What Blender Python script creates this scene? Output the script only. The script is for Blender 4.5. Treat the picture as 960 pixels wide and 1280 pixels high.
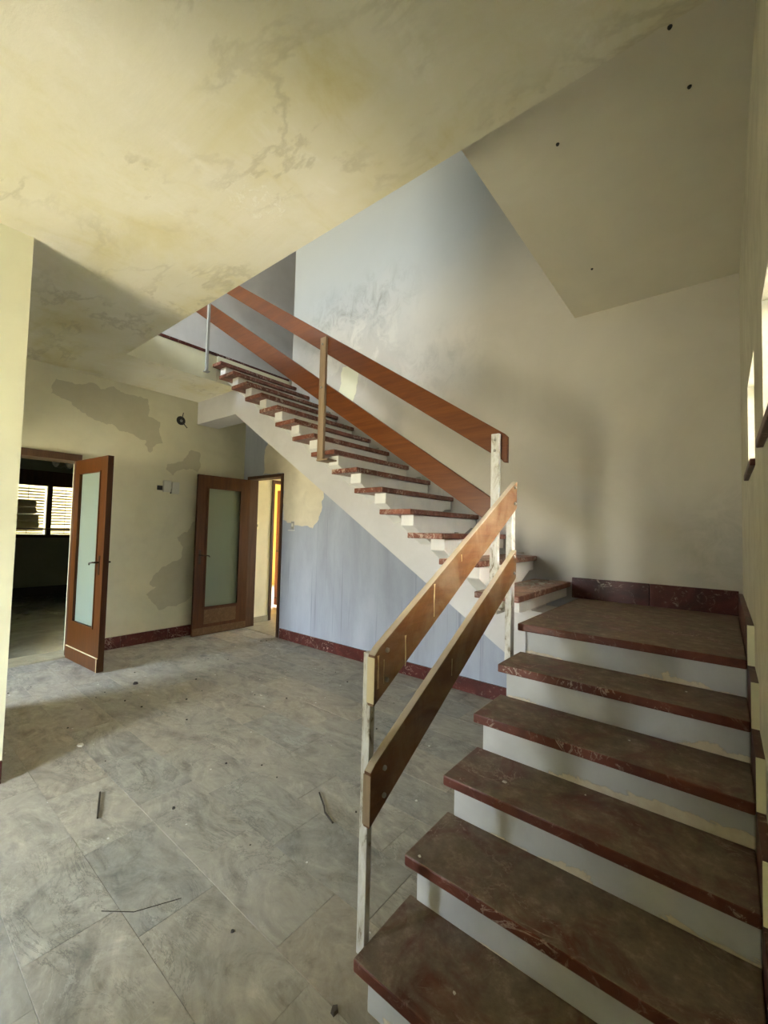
import bpy, bmesh, math, random
from mathutils import Vector, Matrix, noise
random.seed(11)
for o in list(bpy.data.objects): bpy.data.objects.remove(o)
S=bpy.context.scene; C=S.collection

# ------------------------------------------------------------------ camera
cd=bpy.data.cameras.new('camera'); cam=bpy.data.objects.new('camera',cd); C.objects.link(cam)
F=Vector((-0.62631987,0.7784211,0.04223742)); R=Vector((0.77952946,0.62589625,0.02424263)); U=Vector((0.00756527,-0.04810896,0.99881344))
m=Matrix((R,U,-F)).transposed().to_4x4(); m.translation=Vector((0.934,-1.0576,1.5418)); cam.matrix_world=m
cd.sensor_fit='HORIZONTAL'; cd.sensor_width=36; cd.lens=527.3*36/960; cd.clip_start=0.01; cd.clip_end=200
S.camera=cam
S.view_settings.view_transform='Standard'; S.view_settings.look='None'; S.view_settings.gamma=1; S.view_settings.use_curve_mapping=False
S.view_settings.exposure=2.58

# ------------------------------------------------------------------ world: open sky above, sunlit dry garden below the horizon
W=bpy.data.worlds.new('daylight'); S.world=W; W.use_nodes=True
n=W.node_tree.nodes; l=W.node_tree.links; n.clear()
tc=n.new('ShaderNodeTexCoord'); sp=n.new('ShaderNodeSeparateXYZ'); l.new(tc.outputs['Generated'],sp.inputs[0])
rp=n.new('ShaderNodeValToRGB'); mr=n.new('ShaderNodeMapRange'); mr.inputs[1].default_value=-1; mr.inputs[2].default_value=1
l.new(sp.outputs[2],mr.inputs[0]); l.new(mr.outputs[0],rp.inputs[0])
e=rp.color_ramp.elements
e[0].position=0.0; e[0].color=(0.80,0.72,0.50,1)
e[1].position=0.488; e[1].color=(0.78,0.71,0.51,1)
x=e.new(0.51); x.color=(1.0,1.06,1.05,1)
x=e.new(1.0); x.color=(0.52,0.80,1.35,1)
bg=n.new('ShaderNodeBackground'); bg.inputs[1].default_value=7.0; wo=n.new('ShaderNodeOutputWorld')
l.new(rp.outputs[0],bg.inputs[0]); l.new(bg.outputs[0],wo.inputs[0])

sl=bpy.data.lights.new('sun','SUN'); sl.energy=80; sl.angle=.01; sl.color=(1,.95,.84)
so=bpy.data.objects.new('sun',sl); C.objects.link(so); so.rotation_euler=Vector((.66,-.28,-.70)).to_track_quat('-Z','Y').to_euler(); so.location=(-6,4,12)
# openings that let the daylight in: (centre, size, direction the light travels)
def portal(name,loc,sx,sy,d):
    L=bpy.data.lights.new(name,'AREA'); L.shape='RECTANGLE'; L.size=sx; L.size_y=sy; L.energy=1
    L.cycles.is_portal=True
    o=bpy.data.objects.new(name,L); C.objects.link(o); o.location=loc
    o.rotation_euler=Vector(d).to_track_quat('-Z','Y').to_euler()
portal('daylight_opening_garden',(-1.55,-3.36,1.15),1.1,2.3,(0,1,0))
portal('daylight_opening_hall_window',(-3.05,-3.36,5.05),1.5,1.3,(0,1,0))
portal('daylight_opening_high_window',(1.137,1.435,2.08),0.55,0.44,(-1,0,0))
portal('daylight_opening_high_window',(1.137,0.435,2.08),0.55,0.44,(-1,0,0))
portal('daylight_opening_side',(-4.3,-2.26,1.3),1.0,2.2,(0,1,0))

# ------------------------------------------------------------------ material helpers
def mat(name):
    M=bpy.data.materials.new(name); M.use_nodes=True
    nt=M.node_tree; b=nt.nodes['Principled BSDF']; return M,nt,b
def N(nt,t,**k):
    x=nt.nodes.new(t)
    for a,v in k.items():
        if a in x.inputs: x.inputs[a].default_value=v
        else: setattr(x,a,v)
    return x
def coords(nt,kind='Object',scale=(1,1,1),rnd=False,rot=(0,0,0)):
    t=N(nt,'ShaderNodeTexCoord'); mp=N(nt,'ShaderNodeMapping'); mp.inputs['Scale'].default_value=scale; mp.inputs['Rotation'].default_value=rot
    nt.links.new(t.outputs[kind],mp.inputs[0])
    if rnd:
        oi=N(nt,'ShaderNodeObjectInfo'); mu=N(nt,'ShaderNodeVectorMath',operation='SCALE'); cx=N(nt,'ShaderNodeCombineXYZ')
        cx.inputs[0].default_value=1;cx.inputs[1].default_value=1.7;cx.inputs[2].default_value=2.3
        m2=N(nt,'ShaderNodeMath',operation='MULTIPLY'); m2.inputs[1].default_value=37
        nt.links.new(oi.outputs['Random'],m2.inputs[0]); nt.links.new(cx.outputs[0],mu.inputs[0]); nt.links.new(m2.outputs[0],mu.inputs['Scale'])
        ad=N(nt,'ShaderNodeVectorMath',operation='ADD'); nt.links.new(mp.outputs[0],ad.inputs[0]); nt.links.new(mu.outputs[0],ad.inputs[1])
        return ad.outputs[0]
    return mp.outputs[0]
def noi(nt,co,scale,detail=6,rough=.6,dist=0):
    x=N(nt,'ShaderNodeTexNoise'); x.inputs['Scale'].default_value=scale; x.inputs['Detail'].default_value=detail; x.inputs['Roughness'].default_value=rough; x.inputs['Distortion'].default_value=dist
    nt.links.new(co,x.inputs['Vector']); return x.outputs['Fac']
def ramp(nt,f,stops):
    x=N(nt,'ShaderNodeValToRGB'); e=x.color_ramp.elements
    while len(e)<len(stops): e.new(.5)
    for i,(p,c) in enumerate(stops):
        e[i].position=p; e[i].color=(*c,1) if not isinstance(c,(int,float)) else (c,c,c,1)
    nt.links.new(f,x.inputs[0]); return x.outputs[0]
def mix(nt,f,a,b,mode='MIX'):
    x=N(nt,'ShaderNodeMix',data_type='RGBA',blend_type=mode)
    for s,v in ((0,f),(6,a),(7,b)):
        if isinstance(v,(int,float)): x.inputs[s].default_value=v
        elif isinstance(v,tuple): x.inputs[s].default_value=(*v,1)
        else: nt.links.new(v,x.inputs[s])
    return x.outputs[2]
def math2(nt,op,a,b=None):
    x=N(nt,'ShaderNodeMath',operation=op)
    for i,v in enumerate((a,b)):
        if v is None: continue
        if isinstance(v,(int,float)): x.inputs[i].default_value=v
        else: nt.links.new(v,x.inputs[i])
    return x.outputs[0]
def bump(nt,b,h,s=.3,d=.01):
    x=N(nt,'ShaderNodeBump'); x.inputs['Strength'].default_value=s; x.inputs['Distance'].default_value=d
    nt.links.new(h,x.inputs['Height']); nt.links.new(x.outputs[0],b.inputs['Normal'])
def setc(nt,b,c,rough=.8):
    if isinstance(c,tuple): b.inputs['Base Color'].default_value=(*c,1)
    else: nt.links.new(c,b.inputs['Base Color'])
    if isinstance(rough,(int,float)): b.inputs['Roughness'].default_value=rough
    else: nt.links.new(rough,b.inputs['Roughness'])
def sep(nt,co):
    x=N(nt,'ShaderNodeSeparateXYZ'); nt.links.new(co,x.inputs[0]); return x.outputs
def band(nt,v,a,b):      # 0 below a, 1 above b
    x=N(nt,'ShaderNodeMapRange'); x.inputs[1].default_value=a; x.inputs[2].default_value=b; nt.links.new(v,x.inputs[0]); return x.outputs[0]
def spot(nt,co,c,r,soft=.5):  # 1 in a blob round c with radii r
    s=N(nt,'ShaderNodeVectorMath',operation='SUBTRACT'); s.inputs[1].default_value=c; nt.links.new(co,s.inputs[0])
    d=N(nt,'ShaderNodeVectorMath',operation='DIVIDE'); d.inputs[1].default_value=r; nt.links.new(s.outputs[0],d.inputs[0])
    L=N(nt,'ShaderNodeVectorMath',operation='LENGTH'); nt.links.new(d.outputs[0],L.inputs[0])
    x=N(nt,'ShaderNodeMapRange'); x.inputs[1].default_value=1; x.inputs[2].default_value=1-soft; nt.links.new(L.outputs['Value'],x.inputs[0]); return x.outputs[0]

def plaster(name,base,dark,light,stretch=(1,1,1),amt=.5,bs=.25):
    M,nt,b=mat(name); co=coords(nt,scale=stretch)
    a=noi(nt,co,1.3,8,.62,.6); c=noi(nt,co,5,6,.6,.8); f=noi(nt,co,40,4,.6)
    col=ramp(nt,a,[(.32,dark),(.55,base),(.75,light)])
    col=mix(nt,amt,col,ramp(nt,c,[(.3,dark),(.5,base),(.72,light)]))
    setc(nt,b,col,.9)
    h=math2(nt,'ADD',math2(nt,'MULTIPLY',c,1.2),math2(nt,'MULTIPLY',f,.35)); bump(nt,b,h,bs,.012)
    return M,nt,b,col
def ret(x): return x[0] if isinstance(x,tuple) else x

M_CREAM=ret(plaster('cream_plaster',(.70,.665,.49),(.62,.585,.43),(.75,.715,.54),amt=.3,bs=.12))
M_LEFT=ret(plaster('pale_cream_plaster',(.74,.73,.54),(.69,.67,.49),(.78,.77,.59),amt=.3,bs=.1))
M_PEEL=ret(plaster('bare_plaster_patch',(.54,.505,.365),(.49,.455,.32),(.58,.545,.40),amt=.5,bs=.25))
M_PEELB=ret(plaster('old_cream_under_blue',(.60,.54,.40),(.50,.45,.34),(.68,.62,.47),amt=.5,bs=.25))
M_WHITE=ret(plaster('white_plaster',(.74,.73,.70),(.62,.62,.60),(.80,.79,.77),amt=.4,bs=.2))
M_BEAM=ret(plaster('grey_painted_concrete',(.54,.53,.53),(.48,.47,.465),(.60,.59,.59),amt=.3,bs=.15))
M_SOFF=ret(plaster('soffit_plaster',(.66,.625,.51),(.61,.58,.47),(.70,.665,.55),amt=.2,bs=.1))

# ceiling: damp-stained plaster with broad trowel smears and flaked white spots
M_CEIL,nt,b=mat('stained_ceiling_plaster'); co=coords(nt)
s1=coords(nt,scale=(.8,1.7,1),rot=(0,0,-.45)); s2=coords(nt,scale=(1.6,.7,1),rot=(0,0,-.2))
a=noi(nt,s1,1.2,8,.62,.5); c=noi(nt,s2,2.6,8,.68,.35); g=noi(nt,co,.55,3,.5,.5)
col=ramp(nt,g,[(.35,(.70,.66,.50)),(.55,(.74,.705,.56)),(.7,(.77,.735,.61))])
col=mix(nt,.8,col,ramp(nt,a,[(.28,(.34,.32,.26)),(.48,(.50,.50,.50)),(.62,(.56,.56,.57)),(.78,(.66,.66,.68))]),'OVERLAY')
col=mix(nt,.55,col,ramp(nt,c,[(.30,(.30,.29,.25)),(.45,(.48,.48,.48)),(.60,(.52,.52,.53)),(.72,(.70,.70,.72))]),'OVERLAY')
dk=math2(nt,'MULTIPLY',band(nt,math2(nt,'ABSOLUTE',math2(nt,'SUBTRACT',noi(nt,s1,1.7,6,.6,.3),.5)),.035,.004),band(nt,noi(nt,co,1.4,2),.45,.6))
col=mix(nt,math2(nt,'MULTIPLY',dk,.35),col,(.36,.32,.21))
fl=noi(nt,co,20,7,.78,.5)
sm=math2(nt,'ADD',math2(nt,'ADD',spot(nt,co,(-1.0,.22,3.3),(.20,.22,.5),.7),math2(nt,'MULTIPLY',spot(nt,co,(-1.5,.1,3.3),(.9,.40,.5),.9),.45)),math2(nt,'MULTIPLY',spot(nt,co,(-2.1,-.6,3.3),(1.2,.5,.5),.9),.30))
mk=math2(nt,'MULTIPLY',band(nt,fl,.53,.58),band(nt,math2(nt,'ADD',sm,math2(nt,'MULTIPLY',noi(nt,co,6,3,.6),.6)),.68,.98))
col=mix(nt,math2(nt,'MULTIPLY',mk,.75),col,(.84,.82,.72))
setc(nt,b,col,.9); bump(nt,b,math2(nt,'ADD',a,math2(nt,'ADD',math2(nt,'MULTIPLY',c,.6),math2(nt,'MULTIPLY',mk,.25))),.3,.02)

# back wall (one plaster skin, blue-grey paint low down, mould and soot by the flight)
M_BACK,nt,b=mat('back_wall_paint'); co=coords(nt); X,Y,Z=sep(nt,co)
base=ramp(nt,noi(nt,co,1.1,7,.6,.5),[(.3,(.47,.44,.38)),(.6,(.53,.50,.435)),(.8,(.57,.54,.475))])
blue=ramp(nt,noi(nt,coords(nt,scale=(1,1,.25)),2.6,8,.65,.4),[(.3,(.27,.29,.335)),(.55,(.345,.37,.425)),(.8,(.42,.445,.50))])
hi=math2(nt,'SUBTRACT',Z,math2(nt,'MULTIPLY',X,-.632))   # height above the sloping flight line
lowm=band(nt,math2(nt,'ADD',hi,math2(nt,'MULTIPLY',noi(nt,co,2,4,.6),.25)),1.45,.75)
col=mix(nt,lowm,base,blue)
upb=math2(nt,'MULTIPLY',band(nt,math2(nt,'ADD',Z,math2(nt,'MULTIPLY',noi(nt,co,1.0,4,.6),.9)),4.1,5.0),band(nt,X,.3,-1.0))
col=mix(nt,math2(nt,'MULTIPLY',upb,.7),col,(.41,.455,.47))  # bluish daylight from upstairs, painted into the wall's upper left
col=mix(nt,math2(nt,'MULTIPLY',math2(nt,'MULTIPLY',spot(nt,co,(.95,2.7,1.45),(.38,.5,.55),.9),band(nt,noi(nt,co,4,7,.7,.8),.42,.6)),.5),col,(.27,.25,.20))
# thin dark runs on the blue paint
rn=noi(nt,coords(nt,scale=(9,1,.25)),1.6,5,.6,.2)
col=mix(nt,math2(nt,'MULTIPLY',math2(nt,'MULTIPLY',band(nt,rn,.60,.70),lowm),.6),col,(.17,.18,.21))
# mould, in a diagonal patch by the upper flight
md=noi(nt,coords(nt,scale=(1,1,.7)),5.5,8,.74,.7)
ms=math2(nt,'ADD',math2(nt,'ADD',spot(nt,co,(-3.1,2.7,4.15),(.75,.5,.65),.9),spot(nt,co,(-2.3,2.7,4.25),(.8,.5,.55),.9)),math2(nt,'MULTIPLY',spot(nt,co,(-1.5,2.7,3.3),(.9,.5,.6),.9),.6))
col=mix(nt,math2(nt,'MULTIPLY',math2(nt,'MULTIPLY',band(nt,md,.46,.68),ms),.62),col,(.19,.18,.155))
# pale flaking patch over the damp
pf=math2(nt,'MULTIPLY',band(nt,noi(nt,co,3,6,.65,1),.5,.58),spot(nt,co,(-2.6,2.7,3.7),(1.0,.5,.6),.6))
col=mix(nt,math2(nt,'MULTIPLY',pf,.5),col,(.70,.67,.58))
sk=noi(nt,co,60,2,.5); col=mix(nt,math2(nt,'MULTIPLY',band(nt,sk,.74,.76),.35),col,(.75,.75,.75))
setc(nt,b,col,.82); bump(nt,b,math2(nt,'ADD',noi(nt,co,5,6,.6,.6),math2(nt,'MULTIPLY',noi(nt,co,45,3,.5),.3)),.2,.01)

M_RIGHT,nt,b,col=plaster('rough_right_wall',(.52,.49,.37),(.40,.37,.27),(.62,.585,.46),amt=.6,bs=.5)
co=coords(nt); col=mix(nt,math2(nt,'MULTIPLY',band(nt,noi(nt,co,14,6,.7,1),.58,.66),.35),col,(.33,.30,.22)); setc(nt,b,col,.9)

# red marble with pale veins; dust lies on whatever faces up
def marble(name,dust=.85,red=(.145,.043,.028),fleck=.575):
    M,nt,b=mat(name); co=coords(nt,rnd=True)
    a=noi(nt,co,3.5,8,.65,1.2); base=ramp(nt,a,[(.3,tuple(v*.45 for v in red)),(.55,red),(.8,tuple(min(1,v*1.6+.02) for v in red))])
    v1=noi(nt,co,2.6,6,.6,2.8); vein=math2(nt,'ABSOLUTE',math2(nt,'SUBTRACT',v1,.5)); vm=band(nt,vein,.012,.002)
    gate=band(nt,noi(nt,co,3.1,2,.5),.52,.62)
    v2=noi(nt,co,13,5,.7,2.2); vm2=band(nt,v2,fleck,fleck+.09)
    veins=math2(nt,'MINIMUM',math2(nt,'ADD',math2(nt,'MULTIPLY',vm,gate),math2(nt,'MULTIPLY',vm2,math2(nt,'ADD',.35,gate))),1)
    base=mix(nt,math2(nt,'MULTIPLY',veins,.75),base,(.52,.40,.33))
    g=N(nt,'ShaderNodeNewGeometry'); nz=sep(nt,g.outputs['Normal'])[2]
    dn=noi(nt,co,4.5,7,.65,1.0)
    dcol=ramp(nt,noi(nt,co,16,5,.7),[(.3,(.150,.118,.085)),(.55,(.235,.188,.138)),(.75,(.38,.32,.25))])
    dm=math2(nt,'MULTIPLY',band(nt,nz,.5,.9),math2(nt,'MULTIPLY',band(nt,dn,.32,.54),dust))
    col=mix(nt,dm,base,dcol)
    setc(nt,b,col,math2(nt,'ADD',.42,math2(nt,'MULTIPLY',dm,.35)))
    b.inputs['Specular IOR Level'].default_value=.3; bump(nt,b,math2(nt,'ADD',a,math2(nt,'MULTIPLY',dn,.5)),.08,.004)
    return M
M_TREAD=marble('dusty_red_marble',.88)
M_TREADUP=marble('veined_red_marble',.35,(.20,.068,.042),.52)
M_SKIRT=marble('red_marble_skirting',.3,(.085,.017,.012))

# plaster risers: cold white with cream flaking along the foot
M_RISER,nt,b=mat('flaking_white_riser'); co=coords(nt,rnd=True); g=coords(nt,'Generated'); gz=sep(nt,g)[2]
base=ramp(nt,noi(nt,co,3,6,.6,.4),[(.3,(.46,.46,.46)),(.6,(.56,.565,.57)),(.8,(.64,.645,.65))])
fk=math2(nt,'ADD',math2(nt,'MULTIPLY',gz,.75),math2(nt,'MULTIPLY',noi(nt,coords(nt,scale=(.55,1,1),rnd=True),3.6,7,.62,.6),1.9))
fm=band(nt,fk,.975,.955)
col=mix(nt,math2(nt,'MULTIPLY',fm,.9),base,ramp(nt,noi(nt,co,14,5,.6),[(.3,(.62,.52,.38)),(.7,(.80,.73,.58))]))
ed=math2(nt,'MULTIPLY',band(nt,fk,.99,.975),band(nt,fk,.94,.96)); col=mix(nt,math2(nt,'MULTIPLY',ed,.25),col,(.34,.30,.24))
setc(nt,b,col,.85); bump(nt,b,math2(nt,'ADD',noi(nt,co,9,5,.6),math2(nt,'MULTIPLY',fm,-.8)),.35,.006)

# wood
def wood(name,c1,c2,c3,axis,rough=.38,dust=0,sc=1):
    M,nt,b=mat(name); s=[9,9,9]; s[axis]=.7; co=coords(nt,scale=tuple(v*sc for v in s),rnd=True)
    a=noi(nt,co,1.6,8,.65,1.2); f=noi(nt,co,7,4,.7,.5)
    col=ramp(nt,a,[(.28,c1),(.52,c2),(.78,c3)]); col=mix(nt,.25,col,ramp(nt,f,[(.3,c1),(.7,c3)]))
    co2=coords(nt,rnd=True)
    if dust:
        col=mix(nt,math2(nt,'MULTIPLY',band(nt,noi(nt,co2,5,6,.65,.7),.42,.66),dust),col,(.36,.29,.20))
        gm=N(nt,'ShaderNodeNewGeometry'); nz=sep(nt,gm.outputs['Normal'])[2]
        col=mix(nt,math2(nt,'MULTIPLY',band(nt,nz,.3,.7),.85),col,(.50,.43,.33))
    setc(nt,b,col,rough); b.inputs['Specular IOR Level'].default_value=.28; bump(nt,b,a,.06,.003); return M
M_RAILUP=wood('polished_brown_board',(.070,.019,.005),(.125,.036,.008),(.185,.058,.013),0,.36)
M_RAILLOW=wood('dusty_brown_board',(.085,.032,.010),(.145,.058,.018),(.20,.088,.030),1,.5,.35)
M_DOOR=wood('dark_door_wood',(.042,.013,.0025),(.072,.024,.0045),(.11,.039,.008),2,.4)
M_DOORW=wood('worn_door_wood',(.07,.035,.012),(.11,.06,.024),(.18,.12,.055),0,.7)
M_FRAME=wood('dark_frame_wood',(.035,.016,.008),(.07,.032,.014),(.11,.055,.026),2,.45)
M_WARMDOOR=wood('reddish_inner_door',(.10,.028,.012),(.17,.05,.02),(.24,.08,.03),2,.4)
M_RUN,nt,b=mat('dried_cream_paint'); setc(nt,b,(.66,.56,.34),.7)

M_POST,nt,b=mat('worn_white_post_paint'); co=coords(nt,scale=(1,1,.35),rnd=True)
a=noi(nt,co,22,6,.7,.8); col=ramp(nt,a,[(.36,(.20,.16,.11)),(.43,(.50,.48,.42)),(.60,(.64,.64,.62)),(.8,(.52,.45,.33))]); setc(nt,b,col,.5); bump(nt,b,a,.25,.003)
M_POSTW=wood('bare_tan_post',(.20,.135,.080),(.29,.205,.13),(.37,.28,.19),2,.7)
M_METAL,nt,b=mat('grey_metal'); setc(nt,b,(.35,.34,.31),.35); b.inputs['Metallic'].default_value=.8
M_HANDLE,nt,b=mat('dark_bronze_handle'); setc(nt,b,(.045,.028,.015),.35); b.inputs['Metallic'].default_value=.5
M_GREYPOST,nt,b=mat('grey_post_paint'); setc(nt,b,(.33,.33,.30),.5)
M_BLACK,nt,b=mat('black_socket'); setc(nt,b,(.012,.011,.010),.5)
M_PLASTIC,nt,b=mat('aged_white_plastic'); setc(nt,b,(.62,.61,.54),.45)
M_SWITCH,nt,b=mat('ivory_switch'); setc(nt,b,(.78,.74,.48),.4)

# floor slabs: grey beige marble with smeared veins under settled dust
M_TILE,nt,b=mat('grey_beige_marble_tile'); co=coords(nt,rnd=True)
st=N(nt,'ShaderNodeMapping'); st.inputs['Scale'].default_value=(1,1.8,1); st.inputs['Rotation'].default_value=(0,0,.25); nt.links.new(co,st.inputs[0]); sv=st.outputs[0]
a=noi(nt,sv,1.15,10,.66,2.4); c=noi(nt,sv,3.2,9,.72,2.0)
base=ramp(nt,a,[(.30,(.19,.18,.155)),(.42,(.29,.275,.235)),(.50,(.38,.355,.30)),(.58,(.34,.32,.27)),(.72,(.50,.475,.41))])
base=mix(nt,.75,base,ramp(nt,c,[(.30,(.20,.20,.19)),(.43,(.44,.44,.43)),(.52,(.52,.52,.52)),(.66,(.72,.72,.71))]),'OVERLAY')
v=math2(nt,'ABSOLUTE',math2(nt,'SUBTRACT',noi(nt,sv,1.0,7,.66,2.2),.5)); vm=band(nt,v,.012,.001)
base=mix(nt,math2(nt,'MULTIPLY',vm,math2(nt,'MULTIPLY',band(nt,noi(nt,co,1.7,2),.5,.6),.55)),base,(.50,.48,.42))
v=math2(nt,'ABSOLUTE',math2(nt,'SUBTRACT',noi(nt,sv,2.1,8,.72,2.8),.47)); vm=band(nt,v,.020,.001)
base=mix(nt,math2(nt,'MULTIPLY',vm,math2(nt,'MULTIPLY',band(nt,noi(nt,co,2.1,2),.46,.6),.65)),base,(.085,.085,.072))
oi=N(nt,'ShaderNodeObjectInfo'); base=mix(nt,1,base,ramp(nt,oi.outputs['Random'],[(0,(.80,.81,.80)),(.35,(.93,.92,.89)),(.7,(1.0,.97,.91)),(1,(1.0,.93,.84))]),'MULTIPLY')
gp=N(nt,'ShaderNodeNewGeometry'); wp=gp.outputs['Position']
dust=noi(nt,wp,1.1,9,.72,1.6)
base=mix(nt,math2(nt,'MULTIPLY',band(nt,dust,.44,.62),.50),base,(.40,.36,.285))
gr=noi(nt,wp,9,7,.75,1.2); base=mix(nt,math2(nt,'MULTIPLY',band(nt,gr,.55,.70),.30),base,(.40,.38,.33)); base=mix(nt,math2(nt,'MULTIPLY',band(nt,gr,.42,.30),.40),base,(.13,.12,.10))
base=mix(nt,math2(nt,'MULTIPLY',band(nt,noi(nt,wp,55,3,.6),.70,.74),.5),base,(.55,.53,.47))
base=mix(nt,math2(nt,'MULTIPLY',band(nt,noi(nt,wp,34,3,.6),.28,.24),.7),base,(.07,.06,.05))
setc(nt,b,base,.68); bump(nt,b,math2(nt,'ADD',a,math2(nt,'MULTIPLY',gr,.4)),.15,.004)
M_GROUT,nt,b=mat('dusty_grout'); setc(nt,b,(.22,.205,.17),.95)
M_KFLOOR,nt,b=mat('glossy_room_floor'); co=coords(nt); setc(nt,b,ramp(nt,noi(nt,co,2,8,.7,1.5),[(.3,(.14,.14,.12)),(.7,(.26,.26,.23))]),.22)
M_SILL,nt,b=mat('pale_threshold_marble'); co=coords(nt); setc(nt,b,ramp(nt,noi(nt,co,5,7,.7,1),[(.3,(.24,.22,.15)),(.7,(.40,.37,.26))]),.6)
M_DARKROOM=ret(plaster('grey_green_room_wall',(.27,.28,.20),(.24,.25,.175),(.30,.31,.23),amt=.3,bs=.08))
M_WARMLIGHT=ret(plaster('warm_light_room_wall',(.80,.56,.25),(.74,.50,.21),(.84,.60,.30),amt=.3,bs=.08))  # yellow wall colour stands in for the far room's warm light
M_DARKSKIRT,nt,b=mat('dark_skirting'); setc(nt,b,(.018,.013,.012),.4)
M_CLOTH,nt,b=mat('cream_folded_cloth'); co=coords(nt); setc(nt,b,ramp(nt,noi(nt,co,9,5,.6),[(.3,(.74,.62,.34)),(.7,(.86,.76,.48))]),.95); bump(nt,b,noi(nt,co,60,3),.2,.004)
M_SLAT,nt,b=mat('slat_wood'); setc(nt,b,(.20,.155,.07),.5)

def glass_mat(name,tint,rough,bsc,bst,tr=.8):
    M,nt,b=mat(name); setc(nt,b,tint,rough); b.inputs['Transmission Weight'].default_value=tr; b.inputs['IOR'].default_value=1.25
    co=coords(nt); v=N(nt,'ShaderNodeTexVoronoi'); v.inputs['Scale'].default_value=bsc; nt.links.new(co,v.inputs['Vector'])
    bump(nt,b,v.outputs['Distance'],bst,.003); return M
M_FROST=glass_mat('patterned_frosted_glass',(.30,.36,.29),.45,60,.6,.45)
M_FROST2=glass_mat('smooth_frosted_glass',(.22,.26,.19),.5,70,.15,.25)
M_CLEAR,nt,b=mat('clear_window_glass'); nt.nodes.remove(b)
tr=N(nt,'ShaderNodeBsdfTransparent'); gl=N(nt,'ShaderNodeBsdfGlossy'); gl.inputs['Roughness'].default_value=.03; mx=N(nt,'ShaderNodeMixShader'); fr=N(nt,'ShaderNodeFresnel')
nt.links.new(fr.outputs[0],mx.inputs[0]); nt.links.new(tr.outputs[0],mx.inputs[1]); nt.links.new(gl.outputs[0],mx.inputs[2])
nt.links.new(mx.outputs[0],nt.nodes['Material Output'].inputs[0])

# ------------------------------------------------------------------ mesh helpers
class MB:
    """collects world-space shapes, builds ONE mesh object"""
    def __init__(s): s.v=[]; s.f=[]
    def add(s,v,f):
        k=len(s.v); s.v+=[tuple(a) for a in v]; s.f+=[tuple(i+k for i in q) for q in f]; return s
    def box(s,x0,x1,y0,y1,z0,z1):
        return s.add([(x0,y0,z0),(x1,y0,z0),(x1,y1,z0),(x0,y1,z0),(x0,y0,z1),(x1,y0,z1),(x1,y1,z1),(x0,y1,z1)],
            [(0,3,2,1),(4,5,6,7),(0,1,5,4),(1,2,6,5),(2,3,7,6),(3,0,4,7)])
    def prism(s,pts,axis,a,b):
        """2-D outline in the two other axes (in x,y,z order), extruded a..b along axis"""
        n=len(pts)
        def P(p,t):
            q=list(p); q.insert(axis,t); return q
        return s.add([P(p,a) for p in pts]+[P(p,b) for p in pts],[tuple(range(n)),tuple(range(2*n-1,n-1,-1))]+[(i,i+n,(i+1)%n+n,(i+1)%n) for i in range(n)])
    def tube(s,pts,r,seg=10):
        pts=[Vector(p) for p in pts]; vs=[]; fs=[]
        for i,p in enumerate(pts):
            d=(pts[min(i+1,len(pts)-1)]-pts[max(i-1,0)]).normalized()
            u=d.orthogonal().normalized() if i==0 else (u-d*u.dot(d)).normalized()
            w=d.cross(u); rr=r[i] if isinstance(r,(list,tuple)) else r
            for k in range(seg):
                t=2*math.pi*k/seg; vs.append(p+u*(rr*math.cos(t))+w*(rr*math.sin(t)))
        for i in range(len(pts)-1):
            for k in range(seg): fs.append((i*seg+k,i*seg+(k+1)%seg,(i+1)*seg+(k+1)%seg,(i+1)*seg+k))
        fs.append(tuple(range(seg-1,-1,-1))); fs.append(tuple((len(pts)-1)*seg+k for k in range(seg)))
        return s.add(vs,fs)
def wloc(o):
    p=Vector((0,0,0))
    while o is not None: p+=o.location; o=o.parent
    return p
def build(name,mb,m,parent=None,loc=None,bev=0,smooth=False,kind=None,label=None,seg=2):
    """mb holds world coordinates; loc = world position of the object's origin"""
    me=bpy.data.meshes.new(name); base=wloc(parent); L=Vector(loc) if loc is not None else base
    me.from_pydata([tuple(Vector(v)-L) for v in mb.v],[],mb.f)
    bm=bmesh.new(); bm.from_mesh(me); bmesh.ops.recalc_face_normals(bm,faces=bm.faces)
    if bev: bmesh.ops.bevel(bm,geom=[e for e in bm.edges if e.calc_face_angle(0)>.5],offset=bev,segments=seg,affect='EDGES',profile=.5)
    bm.to_mesh(me); bm.free()
    if smooth:
        for p in me.polygons: p.use_smooth=True
    me.materials.append(m); o=bpy.data.objects.new(name,me); C.objects.link(o)
    if parent is not None: o.parent=parent
    o.location=L-base
    if kind: o['kind']=kind
    if label: o['label']=label
    return o
def empty(name,loc,label=None,cat=None,group=None,kind=None):
    o=bpy.data.objects.new(name,None); C.objects.link(o); o.location=loc; o.empty_display_size=.1
    if label: o['label']=label
    if cat: o['category']=cat
    if group: o['group']=group
    if kind: o['kind']=kind
    return o
def tag(o,label,cat,group=None):
    o['label']=label; o['category']=cat
    if group: o['group']=group
    return o
def dup(src,parent,loc,name=None):
    c=src.copy(); C.objects.link(c); c.parent=parent; c.location=Vector(loc)-wloc(parent); return c
def struct(name,mb,m,**k): return build(name,mb,m,loc=(0,0,0),kind='structure',**k)

# ------------------------------------------------------------------ measured layout
XA=-4.93; YB=2.70; XR=1.035; H=3.305; RI=.17; G=.2725
XF=-3.9; YE=.605
ZUP=3.65
# ------------------------------------------------------------------ shell
# left (far) wall with the double-door opening
wa=MB()
wa.box(XA-.28,XA,.545,YB+.15,0,H).box(XA-.28,XA,-1.1,.545,2.33,H).box(XA-.28,XA,-1.35,-1.1,0,H)
wall_left=struct('wall_left',wa,M_CREAM)
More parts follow.
